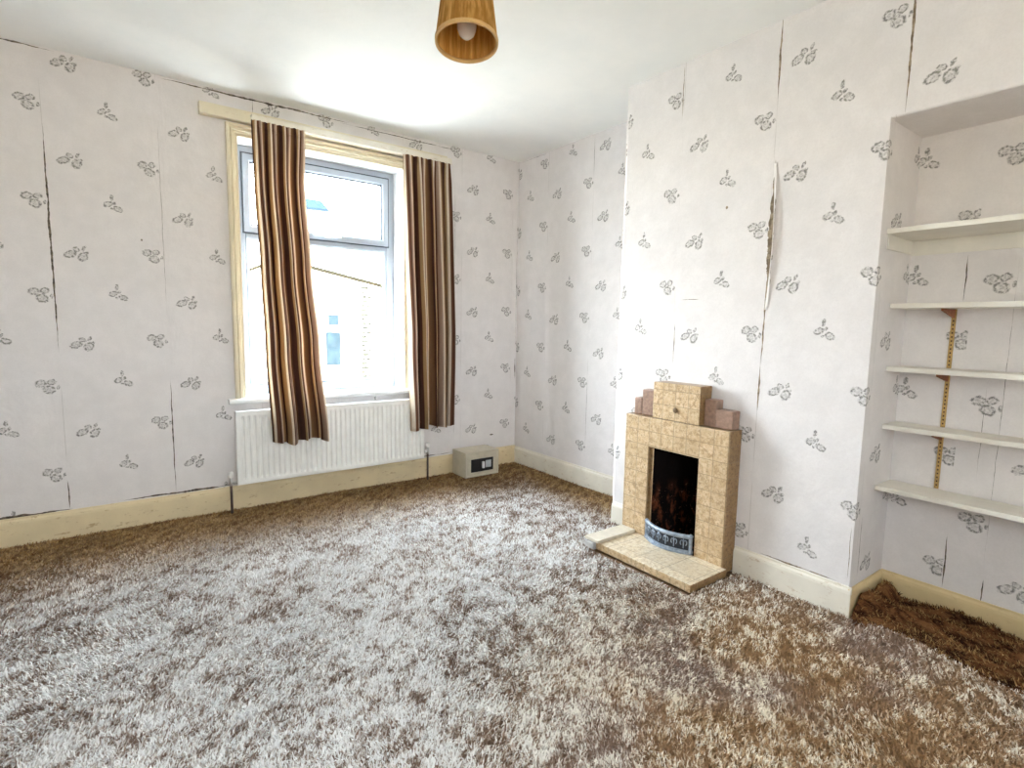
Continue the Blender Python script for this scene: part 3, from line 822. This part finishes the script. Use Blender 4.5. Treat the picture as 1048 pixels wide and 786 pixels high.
def tufts(name, px, py, pz, mat, parent, length, width, lean):
    n = len(px)
    ang = .8*np.sin(px*2.3+1.7*np.sin(py*1.9))+1.3*np.sin(py*3.1+px*1.2)+.8*np.sin(px*7.3-py*5.1)+rng.normal(0, 1.2, n)
    dx, dy = np.cos(ang), np.sin(ang)
    L = length*rng.uniform(.6, 1.35, n); le = lean*rng.uniform(.5, 1.2, n)
    wd = width*rng.uniform(.6, 1.4, n)
    sa = ang+np.pi/2+rng.normal(0, .6, n); sx, sy = np.cos(sa)*wd/2, np.sin(sa)*wd/2
    co = np.zeros((n, 5, 3))
    up1, up2 = L*.55*np.cos(le*.6), L*.55*np.cos(le*.6)+L*.5*np.cos(np.minimum(le*1.5, 1.5))
    o1, o2 = L*.55*np.sin(le*.6), L*.55*np.sin(le*.6)+L*.5*np.sin(np.minimum(le*1.5, 1.5))
    co[:, 0] = np.stack([px-sx, py-sy, pz], 1); co[:, 1] = np.stack([px+sx, py+sy, pz], 1)
    co[:, 2] = np.stack([px+dx*o1+sx, py+dy*o1+sy, pz+up1], 1); co[:, 3] = np.stack([px+dx*o1-sx, py+dy*o1-sy, pz+up1], 1)
    co[:, 4] = np.stack([px+dx*o2, py+dy*o2, pz+up2], 1)
    me = bpy.data.meshes.new(name)
    me.vertices.add(n*5); me.vertices.foreach_set('co', co.ravel().astype(np.float32))
    base = (np.arange(n)*5)[:, None]
    li = np.concatenate([base+np.array([[0, 1, 2, 3]]), base+np.array([[3, 2, 4]])], 1).ravel()
    me.loops.add(n*7); me.loops.foreach_set('vertex_index', li.astype(np.int32))
    me.polygons.add(n*2)
    st_ = np.stack([np.arange(n)*7, np.arange(n)*7+4], 1).ravel(); me.polygons.foreach_set('loop_start', st_.astype(np.int32))
    me.update(calc_edges=True); me.validate()
    at = me.attributes.new('rnd', 'FLOAT', 'POINT'); at.data.foreach_set('value', np.repeat(rng.random(n), 5).astype(np.float32))
    o = link(name, me, mat, parent); o['kind'] = 'stuff'
    return o
CX, CY = -2.748, -3.655
N = 900000
px = rng.uniform(XL, 0, N); py = rng.uniform(YR, 0, N)
d2 = (px-CX)**2+(py-CY)**2+1.2**2
keep = in_room(px, py) & (rng.random(N) < np.minimum(1, 4.2/d2)) & ((px-CX)*.25+(py-CY)*.97 > -.3) & (((px-CX)*.595+(py-CY)*.803) > .6)
px, py = px[keep], py[keep]
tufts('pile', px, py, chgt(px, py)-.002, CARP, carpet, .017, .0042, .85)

# rumpled brown offcut lying on the alcove floor
off = bmesh.new()
def ohgt(x, y):
    t = (x-XB)/(XN-XB)
    r = .060*np.exp(-((t-.42-.18*np.sin(y*5.2))/.15)**2)+.050*np.exp(-((t-.80+.05*np.sin(y*11))/.09)**2)+.02*np.exp(-((t-.08)/.1)**2)
    end = .055*np.exp(-((y+2.835)/.035)**2)*np.clip(t*1.4, 0, 1)
    return .010+r*(.7+.3*np.sin(y*13+x*20))+end+.004*np.sin(x*90+y*40)*np.sin(y*70)
n1, n2 = 40, 130
ox = np.linspace(XB-.07, XN-.020, n1+1); oy = np.linspace(YN+.02, YB1-.020, n2+1)
V = [[None]*(n2+1) for _ in range(n1+1)]
for i in range(n1+1):
    for j in range(n2+1):
        x = ox[i]+(.025*math.sin(oy[j]*8)+.018*math.sin(oy[j]*19) if i == 0 else 0)
        if x < XB-.005 and oy[j] > YB1-.05: x = XB-.005
        edge = min(1, i/4)
        V[i][j] = off.verts.new((x, oy[j], .012+(float(ohgt(x, oy[j]))-.006)*edge))
for i in range(n1):
    for j in range(n2): off.faces.new((V[i][j], V[i+1][j], V[i+1][j+1], V[i][j+1]))
oc = obj('carpet_offcut', off, OFFC, None, True); tag(oc, 'rumpled dark brown carpet offcut on the alcove floor below the shelves', 'carpet')
md = oc.modifiers.new('s', 'SOLIDIFY'); md.thickness = .008; md.offset = -1
N2 = 26000
qx = rng.uniform(XB-.05, XN-.035, N2); qy = rng.uniform(YN+.04, YB1-.035, N2)
tufts('pile', qx, qy, ohgt(qx, qy)+.002, OFFC, oc, .024, .0045, .8)

# ------------------------------------------------------------------ outside
stone = simple('pale_render', (.80, .74, .64), .9, .1, .06, 3, .1)
verge_m = simple('dark_verge', (.017, .015, .010), .9, 0, bump=0)
quoin_m = simple('grey_quoin_stone', (.034, .034, .028), .9, 0, .5, 12)
pane_m = simple('blue_dark_pane', (.021, .031, .038), .9, 0, .3, 6, bump=0)
slate = simple('blue_slate', (.016, .026, .036), .9, 0, .25, 6)
GZ = -.9
pav = simple('grey_paving', (.36, .33, .28), .9, .1, .12, 2)
bm = bmesh.new(); quad(bm, [(-40, WT+.02, GZ), (40, WT+.02, GZ), (40, 60, GZ), (-40, 60, GZ)]); struct(obj('ground', bm, pav))
hs1 = empty('house', (.4, 8.2, GZ)); tag(hs1, 'pale rendered house with a sloping roof verge seen through the lower window pane', 'house')
vz = lambda x: 2.262-(x-.664)*.1905
bm = bmesh.new(); prism(bm, [(.05, GZ), (4.5, GZ), (4.5, vz(4.5)), (.05, vz(.05))], 1, 8.0, 12.0)
loc(obj('wall', bm, stone), hs1)
bm = bmesh.new(); prism(bm, [(.03, vz(.03)+.005), (2.35, vz(2.35)+.005), (2.35, vz(2.35)+.065), (.03, vz(.03)+.065)], 1, 7.90, 12.05)
loc(obj('roof', bm, verge_m), hs1)
bm = bmesh.new()
for k in range(21):
    z = -.05+k*.098; w = .10+.05*math.sin(k*2.1); g = .012
    box(bm, 1.93-.21+.02*math.sin(k*5.3), 1.93-w, 7.975, 7.999, z, z+.066, .01, 1)
    box(bm, 1.93-w+.03, 1.93, 7.975, 7.999, z+.02*(k % 2), z+.06, .01, 1)
loc(obj('quoin', bm, quoin_m), hs1)
wf = ring(bmesh.new(), .86, 1.30, .20, 1.50, .05, 7.94, 7.999); w_ = loc(obj('window', wf, simple('cream_house_frame', (.7, .66, .58), .6)), hs1)
def hp(name, bm, mat): 
    o = obj(name, bm, mat); o.data.transform(Matrix.Translation(-Vector(hs1.location))); o.parent = w_
hp('pane', B(.93, 1.23, 7.97, 7.998, .26, .97), pane_m); hp('pane', B(.98, 1.20, 7.97, 7.998, 1.11, 1.34), pane_m)
hp('lintel', B(.84, 1.34, 7.95, 7.999, 1.503, 1.53), verge_m)
hs2 = empty('house', (-1.5, 16, GZ)); tag(hs2, 'distant house with a blue slate roof seen in the upper pane', 'house')
k = 16.0/8.0
bm = B(.8, 3.2, 16.2, 22, GZ, 4.9); loc(obj('wall', bm, stone), hs2)
bm = bmesh.new(); prism(bm, [(16.0, 4.86), (16.0, 5.0), (19.1, 6.6), (22.2, 5.0), (22.2, 4.86)], 0, .7, 3.6); loc(obj('roof', bm, stone), hs2)
bm = bmesh.new(); prism(bm, [(15.7, 4.98), (15.7, 5.06), (16.5, 5.50), (16.5, 5.38)], 0, 1.95, 3.55); loc(obj('dormer_roof', bm, slate), hs2)

# ------------------------------------------------------------------ light: sky, with portals at the windows
wd = bpy.data.worlds.new('sky'); S.world = wd; wd.use_nodes = True; nt = wd.node_tree
bg = nt.nodes['Background']; tc = nt.nodes.new('ShaderNodeTexCoord'); sp = nt.nodes.new('ShaderNodeSeparateXYZ')
nt.links.new(tc.outputs['Generated'], sp.inputs[0])
rp = nt.nodes.new('ShaderNodeValToRGB'); el = rp.color_ramp.elements
mr = nt.nodes.new('ShaderNodeMapRange'); mr.inputs[1].default_value = -1; mr.inputs[2].default_value = 1
nt.links.new(sp.outputs[2], mr.inputs[0]); nt.links.new(mr.outputs[0], rp.inputs[0])
el[0].position = .47; el[0].color = (.80, .70, .52, 1); el[1].position = .53; el[1].color = (.95, .98, 1.0, 1)
e = el.new(1.0); e.color = (.70, .84, 1.0, 1)
nt.links.new(rp.outputs[0], bg.inputs[0]); bg.inputs[1].default_value = 8.5
sl = bpy.data.lights.new('sun', 'SUN'); sl.energy = 3; sl.angle = .01; sl.color = (1, .95, .88)
so = bpy.data.objects.new('sun', sl); COL.objects.link(so); so.rotation_euler = Vector((.72, .30, -.62)).to_track_quat('-Z', 'Y').to_euler()
def portal(name, loc_, rot, sx, sy):
    l = bpy.data.lights.new(name, 'AREA'); l.shape = 'RECTANGLE'; l.size = sx; l.size_y = sy; l.cycles.is_portal = True
    o = bpy.data.objects.new(name, l); COL.objects.link(o); o.location = loc_; o.rotation_euler = rot
portal('window_portal', ((WX0+WX1)/2, WT+.01, (WZ0+WZ1)/2), (-math.pi/2, 0, 0), WX1-WX0, WZ1-WZ0)
portal('fill_window_portal', ((RX0+RX1)/2, YR-.12, (RZ0+RZ1)/2), (math.pi/2, 0, 0), RX1-RX0, RZ1-RZ0)

# ------------------------------------------------------------------ camera
f, yaw, pitch, roll = 552.2647, .6381, .1085, .0175
Fw = Vector((math.sin(yaw)*math.cos(pitch), math.cos(yaw)*math.cos(pitch), -math.sin(pitch)))
Rt = Vector((math.cos(yaw), -math.sin(yaw), 0)); Up = Rt.cross(Fw)
R2 = Rt*math.cos(roll)+Up*math.sin(roll); U2 = Up*math.cos(roll)-Rt*math.sin(roll)
cd = bpy.data.cameras.new('camera'); cam = bpy.data.objects.new('camera', cd); COL.objects.link(cam)
M = Matrix((R2, U2, -Fw)).transposed().to_4x4(); M.translation = Vector((-2.7481, -3.6547, 1.1799)); cam.matrix_world = M
cd.sensor_fit = 'HORIZONTAL'; cd.sensor_width = 36; cd.lens = f/1048*36; cd.clip_start = .02
S.camera = cam
S.view_settings.view_transform = 'Standard'; S.view_settings.look = 'None'; S.view_settings.gamma = 1; S.view_settings.use_curve_mapping = False
S.view_settings.exposure = 2.5
S.cycles.use_denoising = True
S.cycles.max_bounces = 12; S.cycles.diffuse_bounces = 8; S.cycles.transparent_max_bounces = 16
